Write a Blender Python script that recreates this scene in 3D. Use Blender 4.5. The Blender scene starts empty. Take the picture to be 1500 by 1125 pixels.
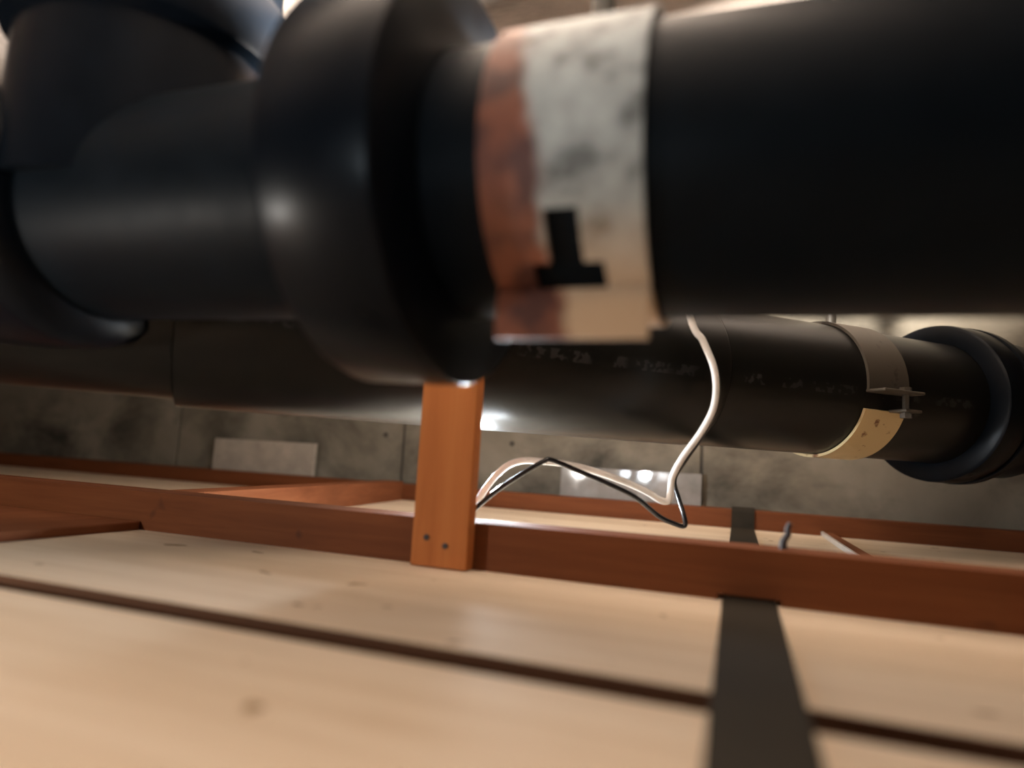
import bpy, bmesh, math, random
from mathutils import Vector, Matrix
random.seed(4)
S = bpy.context.scene
COL = S.collection
R = math.radians

# ------------------------------------------------------------------ camera
H = .0706                                   # lens height above the planks
cam_d = bpy.data.cameras.new('camera')
cam = bpy.data.objects.new('camera', cam_d)
COL.objects.link(cam)
# rows: world X (along the wall), world Y (to the wall), world Z (up) seen from the camera
M = Matrix(((0.94084911, -0.01744643, 0.33837637),
            (0.33364272, -0.1263076, -0.93419962),
            (0.05903796, 0.99183769, -0.11301552)))
FPX = 980.0
cam.matrix_world = Matrix.Translation((0, 0, H)) @ M.to_4x4()
cam_d.sensor_width = 36
cam_d.lens = FPX / 1500 * 36
cam_d.clip_start = .01
cam_d.dof.use_dof = True
cam_d.dof.focus_distance = .60
cam_d.dof.aperture_fstop = 3.0
S.camera = cam

S.view_settings.view_transform = 'Standard'
S.view_settings.look = 'None'
S.view_settings.gamma = 1
S.view_settings.use_curve_mapping = False
S.view_settings.exposure = 0.0

# ------------------------------------------------------------------ world and lights
w = bpy.data.worlds.new('world'); S.world = w; w.use_nodes = True
w.node_tree.nodes['Background'].inputs[0].default_value = (.8, .85, 1, 1)
w.node_tree.nodes['Background'].inputs[1].default_value = .012

def point(name, loc, watt, rad, col):
    l = bpy.data.lights.new(name, 'POINT'); l.energy = watt; l.shadow_soft_size = rad; l.color = col
    o = bpy.data.objects.new(name, l); COL.objects.link(o); o.location = loc
    return o

def spot(name, loc, target, watt, angle, rad, col, blend=.6):
    l = bpy.data.lights.new(name, 'SPOT'); l.energy = watt; l.spot_size = R(angle); l.spot_blend = blend
    l.shadow_soft_size = rad; l.color = col
    o = bpy.data.objects.new(name, l); COL.objects.link(o); o.location = loc
    o.rotation_euler = (Vector(target) - Vector(loc)).to_track_quat('-Z', 'Y').to_euler()
    return o

# work torch at the opening behind the camera, shining up at the slab
spot('torch_light', (-.16, -.22, .12), (-.16, -.02, .47), 3.5, 130, .02, (.80, .92, 1))
# added unseen lamp behind the thick pipe, brightens the planks off the slab
spot('added_light', (-.11, .345, .240), (-.24, .19, .47), 44, 124, .012, (1, .94, .86), .25)
# second added lamp, also unseen, brightens the planks by the wall off the slab
spot('added_light_rear', (.0, .52, .262), (.0, .84, .47), 42, 98, .012, (1, .94, .86), .5)
# torch held low at the left of the opening
point('side_light', (-.48, -.02, .050), 3.4, .010, (1, .95, .88))
# row of small lamps lying behind the upright lath (they mirror in both pipes and in the tile)
for lx, ly, lw in ((-.244, .535, .22), (-.207, .511, 2.3), (-.172, .490, .14)):
    point('lamp_light', (lx, ly, .058), lw, .009, (.85, .93, 1))

# ------------------------------------------------------------------ photo pixel helpers
C0 = Vector((0, 0, H))
def ray(p):
    return (M @ Vector((p[0] - 750, -(p[1] - 562.5), -FPX))).normalized()
def on(p, axis, v):
    r = ray(p); t = (v - C0[axis]) / r[axis]
    return C0 + t * r

# ------------------------------------------------------------------ materials
def mat(name):
    m = bpy.data.materials.new(name); m.use_nodes = True
    nt = m.node_tree
    return m, nt, nt.nodes['Principled BSDF']

def nd(nt, t, **kw):
    n = nt.nodes.new(t)
    for k, v in kw.items():
        if k.startswith('i_'):
            n.inputs[k[2:].replace('_', ' ')].default_value = v
        else: setattr(n, k, v)
    return n

def ramp(nt, fac, stops):
    r = nt.nodes.new('ShaderNodeValToRGB')
    e = r.color_ramp.elements
    while len(e) > 1: e.remove(e[-1])
    e[0].position = stops[0][0]; e[0].color = (*stops[0][1], 1)
    for p, c in stops[1:]:
        x = e.new(p); x.color = (*c, 1)
    nt.links.new(fac, r.inputs[0])
    return r

def mapping(nt, scale, coord='Object', loc=(0, 0, 0)):
    tc = nt.nodes.new('ShaderNodeTexCoord'); mp = nt.nodes.new('ShaderNodeMapping')
    mp.inputs['Scale'].default_value = scale; mp.inputs['Location'].default_value = loc
    nt.links.new(tc.outputs[coord], mp.inputs[0])
    return mp.outputs[0]

def noise(nt, vec, scale, detail=4, rough=.55, dist=0):
    n = nt.nodes.new('ShaderNodeTexNoise')
    n.inputs['Scale'].default_value = scale; n.inputs['Detail'].default_value = detail
    n.inputs['Roughness'].default_value = rough; n.inputs['Distortion'].default_value = dist
    nt.links.new(vec, n.inputs['Vector'])
    return n.outputs['Fac']

def mix(nt, fac, a, b, mode='MIX'):
    m = nt.nodes.new('ShaderNodeMix'); m.data_type = 'RGBA'; m.blend_type = mode
    if isinstance(fac, float): m.inputs[0].default_value = fac
    else: nt.links.new(fac, m.inputs[0])
    for i, v in ((6, a), (7, b)):
        if isinstance(v, tuple): m.inputs[i].default_value = (*v, 1)
        else: nt.links.new(v, m.inputs[i])
    return m.outputs[2]

def bump(nt, bsdf, fac, strength, dist=.001):
    b = nt.nodes.new('ShaderNodeBump'); b.inputs['Strength'].default_value = strength
    b.inputs['Distance'].default_value = dist
    nt.links.new(fac, b.inputs['Height']); nt.links.new(b.outputs[0], bsdf.inputs['Normal'])

def wood(name, dark, mid, light, axis=0, rough=.6, grain=1.0, specks=None, bumps=.25, spec=.15):
    m, nt, b = mat(name)
    sc = [60 * grain] * 3; sc[axis] = 4 * grain
    v = mapping(nt, sc, 'Object')
    g = noise(nt, v, 2.2, 6, .6, .6)
    g2 = noise(nt, mapping(nt, [s * .22 for s in sc]), 1.6, 3, .5, 1.2)
    c1 = ramp(nt, g, ((.25, dark), (.52, mid), (.78, light))).outputs[0]
    c2 = ramp(nt, g2, ((.3, dark), (.6, mid), (.8, light))).outputs[0]
    c = mix(nt, .5, c1, c2)
    if specks:
        s = noise(nt, mapping(nt, (1, 1.6, 1)), specks[0], 2, .5)
        k = ramp(nt, s, ((specks[1], (0, 0, 0)), (specks[1] + .03, (1, 1, 1)))).outputs[0]
        c = mix(nt, k, c, specks[2])
    nt.links.new(c, b.inputs['Base Color'])
    b.inputs['Roughness'].default_value = rough
    b.inputs['Specular IOR Level'].default_value = spec
    bump(nt, b, g, bumps, .0006)
    return m

PLANK = wood('pale_pine', (.60, .465, .325), (.75, .62, .475), (.83, .725, .59), 0, .78, .8, (34, .70, (.28, .17, .08)), .2)
BATTEN = wood('orange_brown_wood', (.105, .031, .010), (.170, .053, .018), (.225, .077, .027), 0, .7, 1.0, (22, .74, (.07, .025, .012)))
BATTEN_Y = wood('orange_brown_wood_cross', (.16, .050, .019), (.24, .082, .033), (.31, .118, .050), 1, .7, 1.0)
LATH = wood('orange_wood_upright', (.36, .112, .029), (.46, .158, .045), (.54, .205, .064), 2, .7, 1.0, (26, .75, (.14, .045, .015)))
GROOVE = wood('groove_wood', (.10, .045, .022), (.15, .07, .035), (.19, .09, .045), 0, .8)

def concrete(name, base, dark, light, rough=.85, sk=.42):
    m, nt, b = mat(name)
    v = mapping(nt, (1, 1, 1))
    a = noise(nt, v, 7, 6, .6, .4); f = noise(nt, v, 90, 4, .6)
    stain = noise(nt, mapping(nt, (3, 3, 4)), 2.1, 5, .6, .3)
    c = ramp(nt, a, ((.28, dark), (.5, base), (.72, light))).outputs[0]
    k = ramp(nt, stain, ((.46, (0, 0, 0)), (.70, (1, 1, 1)))).outputs[0]
    c = mix(nt, k, c, tuple(x * sk for x in dark))
    nt.links.new(c, b.inputs['Base Color'])
    b.inputs['Roughness'].default_value = rough
    bump(nt, b, f, .35, .0012)
    return m
WALL = concrete('wall_concrete', (.215, .185, .138), (.140, .120, .085), (.265, .232, .178), .8, .35)
SLAB = concrete('slab_concrete', (.60, .50, .43), (.46, .38, .32), (.68, .58, .52))
JOINT = concrete('joint_concrete', (.07, .06, .045), (.04, .035, .03), (.09, .08, .06))

def plastic(name, col, rough, spec=.5):
    m, nt, b = mat(name)
    f = noise(nt, mapping(nt, (1, 1, 1)), 35, 5, .65)
    c = ramp(nt, f, ((.3, tuple(x * .75 for x in col)), (.6, col), (.85, tuple(min(1, x * 1.3) for x in col)))).outputs[0]
    nt.links.new(c, b.inputs['Base Color'])
    rr = ramp(nt, f, ((.2, (rough - .05,) * 3), (.8, (rough + .08,) * 3))).outputs[0]
    nt.links.new(rr, b.inputs['Roughness'])
    b.inputs['Specular IOR Level'].default_value = spec
    return m
PIPE_NEAR = plastic('black_pipe_plastic', (.0030, .0052, .0078), .45, .06)
PIPE_FAR = plastic('black_pipe_plastic_dusty', (.0065, .0065, .0055), .36, .18)
COUPLER = plastic('blue_black_coupler', (.0026, .0042, .0068), .30, .08)
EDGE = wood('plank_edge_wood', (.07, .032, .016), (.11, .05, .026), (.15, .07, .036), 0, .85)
WHITE = plastic('white_cable_sheath', (.86, .85, .82), .32)
BLACK = plastic('black_cable_sheath', (.012, .013, .016), .22)
TILE = plastic('white_glazed_tile', (.30, .285, .265), .06, .4)
TILE_DULL = plastic('white_tile_dull', (.44, .38, .31), .45)
DARK_BAND = plastic('dark_grey_band', (.034, .028, .020), .85, .15)
IRON = plastic('dark_iron', (.05, .045, .05), .5)

# faint printed line on the far pipe
def pipe_print():
    m, nt, b = mat('black_pipe_printed')
    v = mapping(nt, (1, 1, 1))
    f = noise(nt, v, 35, 5, .65)
    c = ramp(nt, f, ((.3, (.0055, .0055, .005)), (.6, (.007, .007, .0062)), (.85, (.0095, .0095, .0085)))).outputs[0]
    dash = noise(nt, mapping(nt, (1, .2, 1)), 190, 1, .4)
    gate = noise(nt, mapping(nt, (1, 0, 0)), 26, 1, .4)
    sep = nt.nodes.new('ShaderNodeSeparateXYZ'); nt.links.new(v, sep.inputs[0])
    sub = nd(nt, 'ShaderNodeMath', operation='SUBTRACT'); nt.links.new(sep.outputs[2], sub.inputs[0]); sub.inputs[1].default_value = -.008
    ab = nd(nt, 'ShaderNodeMath', operation='ABSOLUTE'); nt.links.new(sub.outputs[0], ab.inputs[0])
    lt = nd(nt, 'ShaderNodeMath', operation='LESS_THAN'); nt.links.new(ab.outputs[0], lt.inputs[0]); lt.inputs[1].default_value = .0042
    k1 = ramp(nt, dash, ((.5, (0, 0, 0)), (.58, (1, 1, 1)))).outputs[0]
    k2 = ramp(nt, gate, ((.46, (0, 0, 0)), (.5, (1, 1, 1)))).outputs[0]
    k = mix(nt, 1.0, mix(nt, 1.0, k1, k2, 'MULTIPLY'), lt.outputs[0], 'MULTIPLY')
    nt.links.new(mix(nt, k, c, (.028, .028, .028)), b.inputs['Base Color'])
    b.inputs['Roughness'].default_value = .33; b.inputs['Specular IOR Level'].default_value = .2
    return m
PIPE_PRINT = pipe_print()

def rusty(name, x0, x1, zinc, cream, rust_d, rust_l):
    """zinc strap whose one edge (towards -x) has gone to rust"""
    m, nt, b = mat(name)
    v = mapping(nt, (1, 1, 1))
    n1 = noise(nt, v, 34, 4, .55); n2 = noise(nt, v, 75, 3, .5); n3 = noise(nt, mapping(nt, (1, 1, 1), loc=(3, 1, 2)), 55, 2, .5)
    sep = nt.nodes.new('ShaderNodeSeparateXYZ'); nt.links.new(v, sep.inputs[0])
    mr = nd(nt, 'ShaderNodeMapRange'); nt.links.new(sep.outputs[0], mr.inputs[0])
    mr.inputs[1].default_value = x0; mr.inputs[2].default_value = x1
    ad = nd(nt, 'ShaderNodeMath', operation='MULTIPLY_ADD'); nt.links.new(n1, ad.inputs[0]); ad.inputs[1].default_value = .34
    nt.links.new(mr.outputs[0], ad.inputs[2])
    zz = nd(nt, 'ShaderNodeMath', operation='MULTIPLY_ADD'); nt.links.new(sep.outputs[2], zz.inputs[0]); zz.inputs[1].default_value = 2.6
    nt.links.new(ad.outputs[0], zz.inputs[2])
    k = ramp(nt, zz.outputs[0], ((.0, (1, 1, 1)), (.42, (1, 1, 1)), (.52, (0, 0, 0)))).outputs[0]
    zc = ramp(nt, n2, ((.33, tuple(x * .30 for x in zinc)), (.44, tuple(x * .75 for x in zinc)), (.62, zinc))).outputs[0]
    mz = nd(nt, 'ShaderNodeMapRange'); nt.links.new(sep.outputs[2], mz.inputs[0])
    mz.inputs[1].default_value = -.03; mz.inputs[2].default_value = -.06
    zc = mix(nt, mz.outputs[0], zc, cream)
    rc = ramp(nt, n3, ((.38, rust_d), (.54, rust_l), (.62, rust_l), (.70, (.48, .30, .24)))).outputs[0]
    nt.links.new(mix(nt, k, zc, rc), b.inputs['Base Color'])
    b.inputs['Roughness'].default_value = .6
    bump(nt, b, n2, .3, .001)
    return m
RUST = rusty('rusty_zinc', -.03, .032, (.34, .375, .375), (.52, .38, .25), (.06, .014, .007), (.17, .050, .022))

def spotted(name, base, spot_c, thr, rough):
    m, nt, b = mat(name)
    n1 = noise(nt, mapping(nt, (1, 1, 1)), 60, 4, .6)
    k = ramp(nt, n1, ((thr, (0, 0, 0)), (thr + .07, (1, 1, 1)))).outputs[0]
    nt.links.new(mix(nt, k, base, spot_c), b.inputs['Base Color'])
    b.inputs['Roughness'].default_value = rough; b.inputs['Metallic'].default_value = .15
    return m
CREAM = spotted('cream_zinc', (.62, .49, .27), (.20, .09, .04), .60, .45)
GREYZ = spotted('dull_zinc', (.085, .073, .058), (.045, .036, .03), .60, .5)

# ------------------------------------------------------------------ mesh helpers
def obj(name, bm, m, parent=None, smooth=False, loc=None):
    bmesh.ops.recalc_face_normals(bm, faces=bm.faces)
    me = bpy.data.meshes.new(name); bm.to_mesh(me); bm.free()
    if m: me.materials.append(m)
    if smooth:
        for p in me.polygons: p.use_smooth = True
        me.set_sharp_from_angle(angle=R(38))
    o = bpy.data.objects.new(name, me); COL.objects.link(o)
    if loc: o.location = loc
    if parent: o.parent = parent
    return o

def empty(name, loc):
    o = bpy.data.objects.new(name, None); COL.objects.link(o); o.location = loc; o.empty_display_size = .02
    return o

def tag(o, label, cat=None, group=None, kind=None):
    o['label'] = label
    if cat: o['category'] = cat
    if group: o['group'] = group
    if kind: o['kind'] = kind
    return o

def box(bm, a, b, bev=0.0):
    x0, y0, z0 = a; x1, y1, z1 = b
    r = bmesh.ops.create_cube(bm, size=1)
    vs = r['verts']
    for v in vs:
        v.co = Vector(((x0 + x1) / 2 + v.co.x * (x1 - x0), (y0 + y1) / 2 + v.co.y * (y1 - y0), (z0 + z1) / 2 + v.co.z * (z1 - z0)))
    if bev:
        es = list({e for v in vs for e in v.link_edges})
        bmesh.ops.bevel(bm, geom=es, offset=bev, segments=2, affect='EDGES', profile=.5)
    return bm

def boxm(a, b, bev=0.0):
    return box(bmesh.new(), a, b, bev)

def lathe(prof, seg=96):
    """closed profile of (x, r) turned about the X axis"""
    bm = bmesh.new(); rings = []
    for x, r in prof:
        rings.append([bm.verts.new((x, r * math.cos(2 * math.pi * i / seg), r * math.sin(2 * math.pi * i / seg))) for i in range(seg)])
    n = len(rings)
    for k in range(n):
        a, b = rings[k], rings[(k + 1) % n]
        for i in range(seg):
            bm.faces.new((a[i], a[(i + 1) % seg], b[(i + 1) % seg], b[i]))
    return bm

def tube(pts, rad, seg=12, sub=8):
    """smooth tube through points (Catmull-Rom)"""
    P = [Vector(p) for p in pts]
    P = [2 * P[0] - P[1]] + P + [2 * P[-1] - P[-2]]
    path = []
    for i in range(1, len(P) - 2):
        for k in range(sub):
            t = k / sub
            a, b, c, d = P[i - 1:i + 3]
            path.append(.5 * ((2 * b) + (c - a) * t + (2 * a - 5 * b + 4 * c - d) * t * t + (3 * b - a - 3 * c + d) * t ** 3))
    path.append(P[-2])
    bm = bmesh.new(); rings = []; nrm = None
    for i, p in enumerate(path):
        tg = (path[min(i + 1, len(path) - 1)] - path[max(i - 1, 0)]).normalized()
        if nrm is None:
            nrm = tg.orthogonal().normalized()
        else:
            nrm = (nrm - tg * nrm.dot(tg)).normalized()
        bn = tg.cross(nrm)
        rr = rad(i / (len(path) - 1)) if callable(rad) else rad
        rings.append([bm.verts.new(p + rr * (nrm * math.cos(2 * math.pi * k / seg) + bn * math.sin(2 * math.pi * k / seg))) for k in range(seg)])
    for a, b in zip(rings, rings[1:]):
        for k in range(seg):
            bm.faces.new((a[k], a[(k + 1) % seg], b[(k + 1) % seg], b[k]))
    bm.faces.new(rings[0]); bm.faces.new(rings[-1])
    return bm

def sheet(profile, xs, thick, skip=lambda i, j: False):
    """profile: list of (y, z) and its outward (y, z) normals; extruded along xs with real thickness; skip leaves holes"""
    bm = bmesh.new()
    N = len(profile); out, inn = [], []
    for i, (y, z) in enumerate(profile):
        a = profile[max(i - 1, 0)]; b = profile[min(i + 1, N - 1)]
        t = Vector((b[0] - a[0], b[1] - a[1])).normalized(); n = Vector((t.y, -t.x))
        out.append([bm.verts.new((x, y + n.x * thick / 2, z + n.y * thick / 2)) for x in xs])
        inn.append([bm.verts.new((x, y - n.x * thick / 2, z - n.y * thick / 2)) for x in xs])
    cells = {(i, j) for i in range(N - 1) for j in range(len(xs) - 1) if not skip(i, j)}
    for i, j in cells:
        o4 = (out[i][j], out[i][j + 1], out[i + 1][j + 1], out[i + 1][j])
        n4 = (inn[i][j], inn[i + 1][j], inn[i + 1][j + 1], inn[i][j + 1])
        bm.faces.new(o4); bm.faces.new(n4)
        for di, dj, e in ((-1, 0, ((i, j), (i, j + 1))), (1, 0, ((i + 1, j), (i + 1, j + 1))), (0, -1, ((i, j), (i + 1, j))), (0, 1, ((i, j + 1), (i + 1, j + 1)))):
            if (i + di, j + dj) not in cells:
                (a, b), (c, d) = e
                bm.faces.new((out[a][b], out[c][d], inn[c][d], inn[a][b]))
    bmesh.ops.delete(bm, geom=[v for v in bm.verts if not v.link_faces], context='VERTS')
    return bm

# ------------------------------------------------------------------ the setting
XL, XR = -1.75, 1.05
WALL_Y = .985
SLAB_Z = .47

floor = obj('floor', boxm((XL, -.30, -.030), (XR, WALL_Y, -.0095)), GROOVE)
tag(floor, 'pale pine ceiling planks seen from above, with dark open joints', kind='structure')
seams = [-.30, -.012, .226, .464, .702, .983]
GAP = .0100
for a, b in zip(seams, seams[1:]):
    y0 = a + (GAP if a > -.3 else 0); y1 = b - (GAP if b < .98 else 0)
    p = obj('plank', boxm((XL, y0, -.0093), (XR, y1, 0), .0006), PLANK, floor)
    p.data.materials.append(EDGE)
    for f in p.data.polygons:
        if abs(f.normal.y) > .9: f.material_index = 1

wall = obj('wall_back', boxm((XL, WALL_Y + .003, -.030), (XR, WALL_Y + .12, SLAB_Z)), JOINT)
tag(wall, 'stained grey brown concrete wall behind the pipes', kind='structure')
joints = [XL, -1.02, -.541, -.066, .43, XR]
for a, b in zip(joints, joints[1:]):
    obj('panel', boxm((a + .0022, WALL_Y, -.009), (b - .0022, WALL_Y + .0028, SLAB_Z - .0005), .0006), WALL, wall)
def tie_mark(px, r, hole):
    c = on(px, 1, WALL_Y)
    bm = bmesh.new()
    rr = [0, r * .55, r] if not hole else [0, r]
    prof = [(-.0002, .0001), (-.0012, r * .6), (-.0014, r * .85), (-.0002, r), (.0004, r), (.0004, .0001)]
    bm = lathe(prof, 20)
    bmesh.ops.rotate(bm, verts=bm.verts, cent=(0, 0, 0), matrix=Matrix.Rotation(R(90), 3, 'Z'))
    return obj('tie_mark', bm, JOINT, wall, True, c)
tie_mark((750, 650), .0042, False)
tie_mark((565, 637), .0045, True)
tag(obj('wall_left', boxm((XL - .1, -.30, -.030), (XL - .0005, WALL_Y, SLAB_Z)), WALL), 'concrete end wall of the ceiling void', kind='structure')
tag(obj('wall_right', boxm((XR + .0005, -.30, -.030), (XR + .1, WALL_Y, SLAB_Z)), WALL), 'concrete end wall of the ceiling void', kind='structure')
tag(obj('ceiling', boxm((XL - .1, -.60, SLAB_Z + .0005), (XR + .1, WALL_Y + .12, SLAB_Z + .10)), SLAB), 'pale concrete slab above the pipes', kind='structure')

# ------------------------------------------------------------------ near drain pipe
NY, NZ, NR = .262, H + .1165, .057
NS = -.014
NROT = Matrix.Rotation(math.atan(-NS), 4, 'Y')
near = empty('drain_pipe', (0, NY, NZ))
near.rotation_euler = (0, math.atan(-NS), 0)
tag(near, 'thick black drain pipe with big coupling, held by the rusty clamp', 'drain pipe')
def pipe_shell(x0, x1, r, wall_t=.005):
    return lathe([(x0, r), (x1, r), (x1, r - wall_t), (x0, r - wall_t)], 128)
obj('pipe_body', pipe_shell(-1.60, .95, NR), PIPE_NEAR, near, True)
CR = .0870
cp = obj('coupling', lathe([(-.1665, NR + .0005), (-.1675, CR - .004), (-.1665, CR - .0012), (-.1640, CR), (-.1215, CR), (-.1195, CR - .0008), (-.1187, CR - .0030),
                            (-.1175, .0655), (-.1170, NR + .0005)], 128), COUPLER, near, True)
fit = obj('tee_fitting', lathe([(-.70, NR + .0005), (-.70, .068), (-.66, .0725), (-.400, .0735), (-.352, .0735), (-.343, .0720), (-.336, .066), (-.334, NR + .0005)], 128), COUPLER, near, True)
rs = lathe([(.0, .052), (.0, .064), (.082, .064), (.085, .0705), (.088, .0715), (.118, .0715), (.121, .0705), (.123, .064), (SLAB_Z - NZ - .006, .064), (SLAB_Z - NZ - .006, .052)], 96)
bmesh.ops.rotate(rs, verts=rs.verts, cent=(0, 0, 0), matrix=Matrix.Rotation(R(-90), 3, 'Y'))
obj('riser', rs, COUPLER, near, True, (-.322, 0, 0))
FAZ = math.pi / 2 - .8605
FA = Vector((.1, .7456, .1567))
FD = Vector((math.cos(FAZ), math.sin(FAZ), 0))
bo = obj('branch', lathe([(-.735, .0640), (-.6124, .0640), (-.6124, .058), (-.735, .058)], 96), PIPE_PRINT, near, True, FA - Vector((0, NY, NZ)))
bo.rotation_euler = (0, 0, FAZ)

# rusty clamp on the near pipe
CX0, CX1 = -.0915, -.0345
cmid = (CX0 + CX1) / 2
clamp = empty('pipe_clamp', (cmid, NY, NZ - NS * 0 + NS * cmid))
tag(clamp, 'rusty zinc strap clamp with T-shaped slot around the thick black pipe', 'pipe clamp')
def arc(r, a0, a1, n):
    """angles in degrees, 0 = towards the camera, -90 = down, 90 = up"""
    return [(-r * math.cos(R(a0 + (a1 - a0) * i / n)), r * math.sin(R(a0 + (a1 - a0) * i / n))) for i in range(n + 1)]
rb = NR + .0026
END = -61
pr = arc(rb, 150, -12, 36)[:-1] + arc(rb, -12, END, 18)
ye, ze = pr[-1]
narc = len(pr)
tail = [(ye - .0006, ze - .002), (ye - .0012, ze - .0045), (ye - .0016, ze - .009), (ye - .0018, ze - .014), (ye - .0018, ze - .0205)]
pr += tail
xs = sorted([CX0 - cmid, CX0 - cmid + .0012, -.019, -.013, -.0060, .0065, .0135, .02, CX1 - cmid - .0012, CX1 - cmid])
def slot(i, j):
    x = (xs[j] + xs[j + 1]) / 2
    if i >= len(pr) - 1: return False
    z = (pr[i][1] + pr[i + 1][1]) / 2
    v = -.006 - .0001 < x < .0066 and ze - .0015 < z < -.030
    t = -.0131 < x < .0136 and ze - .0026 < z < ze + .0062
    return v or t
obj('strap', sheet(pr, xs, .0026, slot), RUST, clamp, True)
obj('lower_band', sheet(arc(rb, -66, -205, 40), [CX0 - cmid, 0, CX1 - cmid], .0024), RUST, clamp, True)
rd = lathe([(0, .0001), (0, .005), (SLAB_Z - NZ - rb - .002, .005), (SLAB_Z - NZ - rb - .002, .0001)], 16)
bmesh.ops.rotate(rd, verts=rd.verts, cent=(0, 0, 0), matrix=Matrix.Rotation(R(-90), 3, 'Y'))
obj('hanger_rod', rd, GREYZ, clamp, True, (0, 0, rb + .0015))

# ------------------------------------------------------------------ far drain pipe (45 degree branch to the wall)
FR = .063
far = empty('drain_pipe', FA); far.rotation_euler = (0, 0, FAZ)
tag(far, 'black drain pipe with faint print and a socket, slanting towards the concrete wall', 'drain pipe')
obj('pipe_body', pipe_shell(-.2070, .26, FR), PIPE_PRINT, far, True)
obj('sleeve', lathe([(-.612, FR + .0008), (-.2095, FR + .0008), (-.2074, FR + .0001), (-.2074, FR - .005), (-.612, FR - .005)], 128), PIPE_PRINT, far, True)
hub = obj('socket', lathe([(.100, FR + .0005), (.100, .0795), (.1015, .0822), (.106, .0830), (.128, .0830), (.133, .0815), (.137, .0765), (.20, .0745), (.205, FR + .0005)], 128), COUPLER, far, True)
obj('rim', lathe([(.1330, .0780), (.1340, .0838), (.1420, .0838), (.1440, .0768)], 128), COUPLER, hub, True)

HW = .0243
fr = FR + .0019
fcl = empty('pipe_clamp', FA + FD * -.0367); fcl.rotation_euler = (0, 0, FAZ)
tag(fcl, 'two-piece zinc clamp, grey above and cream below, on the slanting pipe by the wall', 'pipe clamp')
Z1, Z2 = -.0065, -.0223
obj('upper_band', sheet(arc(fr, 188, math.degrees(math.asin(Z1 / fr)), 56), [-HW, 0, HW], .0026), GREYZ, fcl, True)
lb = obj('lower_band', sheet(arc(fr, math.degrees(math.asin(Z2 / fr)), -165, 48), [-HW, 0, HW], .0026), CREAM, fcl, True); lb['label'] = 'cream coloured lower half'
def ear(z, x0, out):
    return box(bmesh.new(), (x0, -fr - out, z - .0013), (HW, -fr + .004, z + .0013), .0008)
obj('ear', ear(Z1, -HW, .017), GREYZ, fcl)
obj('ear', ear(Z2, .004, .014), GREYZ, fcl)
bl = lathe([(-.0285, .0001), (-.0285, .0052), (-.0245, .0052), (-.0245, .0030), (-.0045, .0030), (-.0045, .0052), (-.0012, .0052), (-.0012, .0001)], 6)
bmesh.ops.rotate(bl, verts=bl.verts, cent=(0, 0, 0), matrix=Matrix.Rotation(R(-90), 3, 'Y'))
obj('bolt', bl, GREYZ, fcl, False, (.012, -fr - .0075, 0))
rl = SLAB_Z - FA.z - fr - .002
rd = lathe([(0, .0001), (0, .005), (rl, .005), (rl, .0001)], 16)
bmesh.ops.rotate(rd, verts=rd.verts, cent=(0, 0, 0), matrix=Matrix.Rotation(R(-90), 3, 'Y'))
obj('hanger_rod', rd, GREYZ, fcl, True, (0, 0, fr + .0013))

# ------------------------------------------------------------------ battens and laths
def batten_notched(x0, x1, y0, y1, z1, nx0, nx1, nz):
    bm = bmesh.new()
    pts = [(x0, 0), (nx0, 0), (nx0, nz), (nx1, nz), (nx1, 0), (x1, 0), (x1, z1), (x0, z1)]
    f = [bm.verts.new((x, y0, z)) for x, z in pts]; b = [bm.verts.new((x, y1, z)) for x, z in pts]
    bm.faces.new(f); bm.faces.new(b[::-1])
    for i in range(len(pts)):
        j = (i + 1) % len(pts)
        bm.faces.new((f[i], b[i], b[j], f[j]))
    return bm
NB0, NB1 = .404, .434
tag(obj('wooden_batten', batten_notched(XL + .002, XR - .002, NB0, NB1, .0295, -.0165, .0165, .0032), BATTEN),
    'long orange brown batten with the upright lath nailed to it', 'batten')
tag(obj('wooden_batten', boxm((XL + .002, .930, 0), (XR - .002, .959, .0240), .0008), BATTEN),
    'long orange brown batten along the foot of the concrete wall', 'batten')

def skew_bar(x0, y0, x1, y1, wdt, zt, bev=.0008):
    """bar on the planks whose right face runs (x0,y0)-(x1,y1), ends cut parallel to the wall"""
    bm = bmesh.new()
    vs = [bm.verts.new(p) for p in ((x0 - wdt, y0, 0), (x0, y0, 0), (x1, y1, 0), (x1 - wdt, y1, 0), (x0 - wdt, y0, zt), (x0, y0, zt), (x1, y1, zt), (x1 - wdt, y1, zt))]
    for f in ((0, 1, 2, 3), (4, 5, 6, 7), (0, 1, 5, 4), (1, 2, 6, 5), (2, 3, 7, 6), (3, 0, 4, 7)):
        bm.faces.new([vs[i] for i in f])
    bmesh.ops.bevel(bm, geom=list(bm.edges), offset=bev, segments=1, affect='EDGES')
    return bm
tag(obj('wooden_batten', skew_bar(-.4330, NB1 + .0008, -.5050, .9292, .030, .0285), BATTEN_Y),
    'short crosswise batten fitted between the two long battens', 'batten')
tag(obj('wooden_lath', skew_bar(-.4430, -.02, -.4460, NB0 - .0008, .16, .0065), BATTEN_Y),
    'flat reddish lath on the planks, butting against the nailed batten', 'lath')

# upright hanger lath nailed to the near batten
LY0, LY1 = .392, .4032
hl = obj('hanger_lath', None or boxm((-.0195, LY0, .0006), (.0195, LY1, .335), .0009), LATH, None, False, (-.1845, 0, 0))
tag(hl, 'upright orange wooden lath nailed to the batten behind the pipe coupling', 'lath')
for px in ((625, 787), (652, 800)):
    c = on(px, 1, LY0)
    nb = lathe([(-.0004, .0001), (-.0012, .0008), (-.0009, .0018), (.0002, .0020), (.004, .0010), (.004, .0001)], 12)
    bmesh.ops.rotate(nb, verts=nb.verts, cent=(0, 0, 0), matrix=Matrix.Rotation(R(90), 3, 'Z'))
    n = obj('nail_head', nb, IRON, hl, True, (c.x + .1845, LY0, c.z))
    n['label'] = 'dark nail head'

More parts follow.
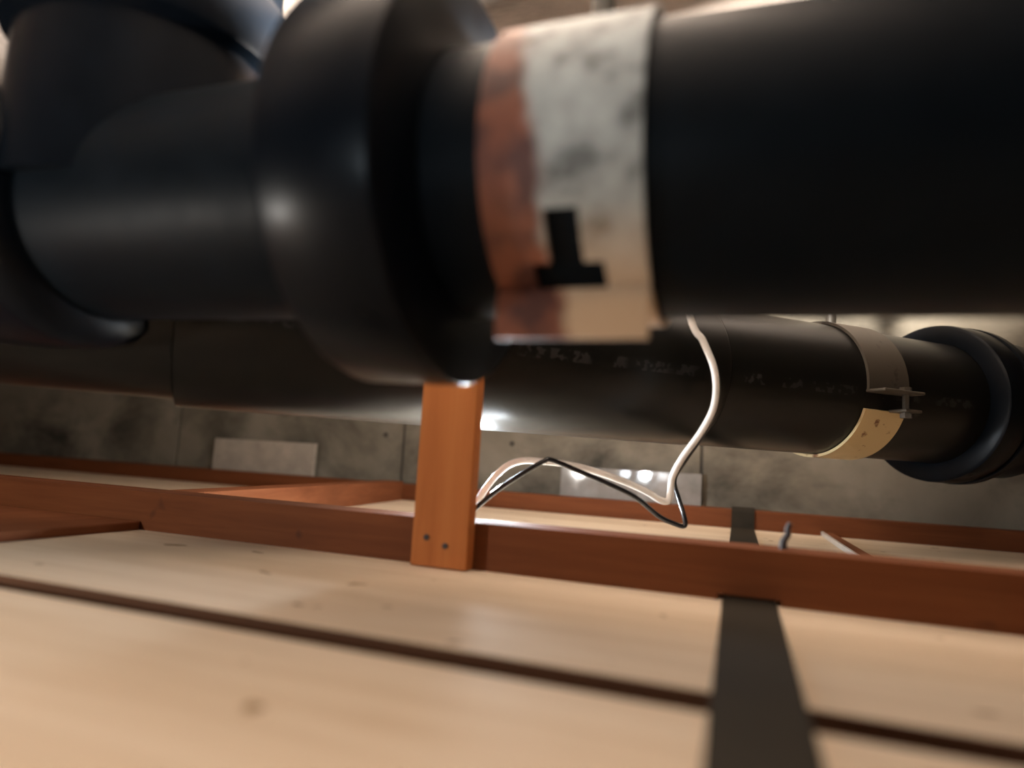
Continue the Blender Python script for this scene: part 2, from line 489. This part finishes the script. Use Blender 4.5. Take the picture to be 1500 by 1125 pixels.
# thin dark band across the planks and up over the far batten
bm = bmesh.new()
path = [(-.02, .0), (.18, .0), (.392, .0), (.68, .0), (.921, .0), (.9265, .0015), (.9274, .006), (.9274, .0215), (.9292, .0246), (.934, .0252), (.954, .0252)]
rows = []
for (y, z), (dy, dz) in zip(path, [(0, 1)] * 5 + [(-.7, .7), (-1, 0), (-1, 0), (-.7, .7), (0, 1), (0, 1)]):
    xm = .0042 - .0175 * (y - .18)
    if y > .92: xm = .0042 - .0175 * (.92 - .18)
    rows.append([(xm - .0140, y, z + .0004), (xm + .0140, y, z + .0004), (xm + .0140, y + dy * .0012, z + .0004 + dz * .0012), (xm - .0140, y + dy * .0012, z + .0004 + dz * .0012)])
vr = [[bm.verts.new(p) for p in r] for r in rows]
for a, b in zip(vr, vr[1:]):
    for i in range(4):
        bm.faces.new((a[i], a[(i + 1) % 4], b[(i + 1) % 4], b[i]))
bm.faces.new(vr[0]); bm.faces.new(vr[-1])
tag(obj('dark_band', bm, DARK_BAND), 'dark grey band across the pale planks, passing under the batten', 'strip')

# thin stick lying between the battens
st = empty('thin_stick', (.094, .78, 0))
tag(st, 'thin brown stick with a pale edge lying between the two long battens', 'stick')
a0 = Vector((.0955, .445)); a1 = Vector((.0830, .926)); o2 = Vector((.094, .78))
def stick(dx0, dx1, zt):
    b = bmesh.new(); vs = []
    for z in (.0004, zt):
        for p, d in ((a0, dx0), (a0, dx1), (a1, dx1), (a1, dx0)):
            vs.append(b.verts.new((p.x + d - o2.x, p.y - o2.y, z)))
    for f in ((0, 1, 2, 3), (4, 5, 6, 7), (0, 1, 5, 4), (1, 2, 6, 5), (2, 3, 7, 6), (3, 0, 4, 7)):
        b.faces.new([vs[i] for i in f])
    return b
obj('stick_body', stick(.0026, .0135, .005), BATTEN_Y, st)
obj('pale_edge', stick(0, .0024, .0056), WHITE, st)

# bent nail on the batten
nail = tube([(.0180, .420, .0293), (.0183, .420, .034), (.0205, .419, .038), (.0203, .419, .041), (.0215, .4185, .0445)], lambda t: .0022 - .0008 * t, 10, 5)
tag(obj('bent_nail', nail, IRON, None, True), 'small bent dark nail sticking out of the batten beside the grey band', 'nail')

# ------------------------------------------------------------------ wall tiles
def tile(px0, px1, ztop, m, label):
    y = .9645
    a = on(px0, 1, y); b = on(px1, 1, y)
    t = obj('wall_tile', boxm((a.x, y, 0.0), (b.x, y + .008, ztop), .0008), m)
    tag(t, label, 'tile')
    return t
tile((315, 642), (462, 650), .0790, TILE_DULL, 'dull beige white tile standing behind the batten, near the short crosswise batten')
tile((822, 681), (1028, 697), .0668, TILE, 'glossy white tile standing behind the batten, behind the cables')

# ------------------------------------------------------------------ cables
def P(px, y): return on(px, 1, y)
wp = [Vector((-.075, .46, .345)), Vector((-.066, .475, .27)), P((1010, 462), .50), P((1030, 500), .505), P((1047, 545), .51), P((1047, 590), .515), P((1030, 628), .52),
      P((1000, 670), .525), P((985, 698), .528), P((982, 722), .53), P((978, 734), .53), P((966, 732), .528), P((950, 722), .525), P((920, 708), .52), P((870, 690), .51), P((830, 680), .50), P((795, 676), .49), P((765, 675), .482),
      P((742, 683), .477), P((720, 704), .472), P((700, 733), .467), P((688, 750), .464), Vector((-.206, .464, .020)), Vector((-.224, .468, .0042))]
tag(obj('white_cable', tube(wp, .0026, 12, 8), WHITE, None, True), 'thin white cable hanging from behind the thick pipe and looping over the planks', 'cable')
bp = [Vector((-.070, .49, .345)), Vector((-.060, .50, .27)), P((1012, 462), .535), P((1049, 540), .54), P((1050, 592), .54), P((1034, 630), .545), P((1004, 674), .548), P((988, 702), .548),
      P((994, 730), .545), P((1002, 756), .54), P((1003, 770), .54), P((990, 768), .538), P((965, 756), .530), P((930, 728), .513), P((880, 704), .500), P((840, 687), .490), P((808, 674), .481), P((796, 676), .478),
      P((765, 694), .472), P((730, 717), .464), P((705, 737), .456), P((688, 753), .451), Vector((-.200, .448, .014)), Vector((-.222, .452, .0032))]
tag(obj('black_cable', tube(bp, .0019, 10, 8), BLACK, None, True), 'thin glossy black cable running alongside the white cable', 'cable')
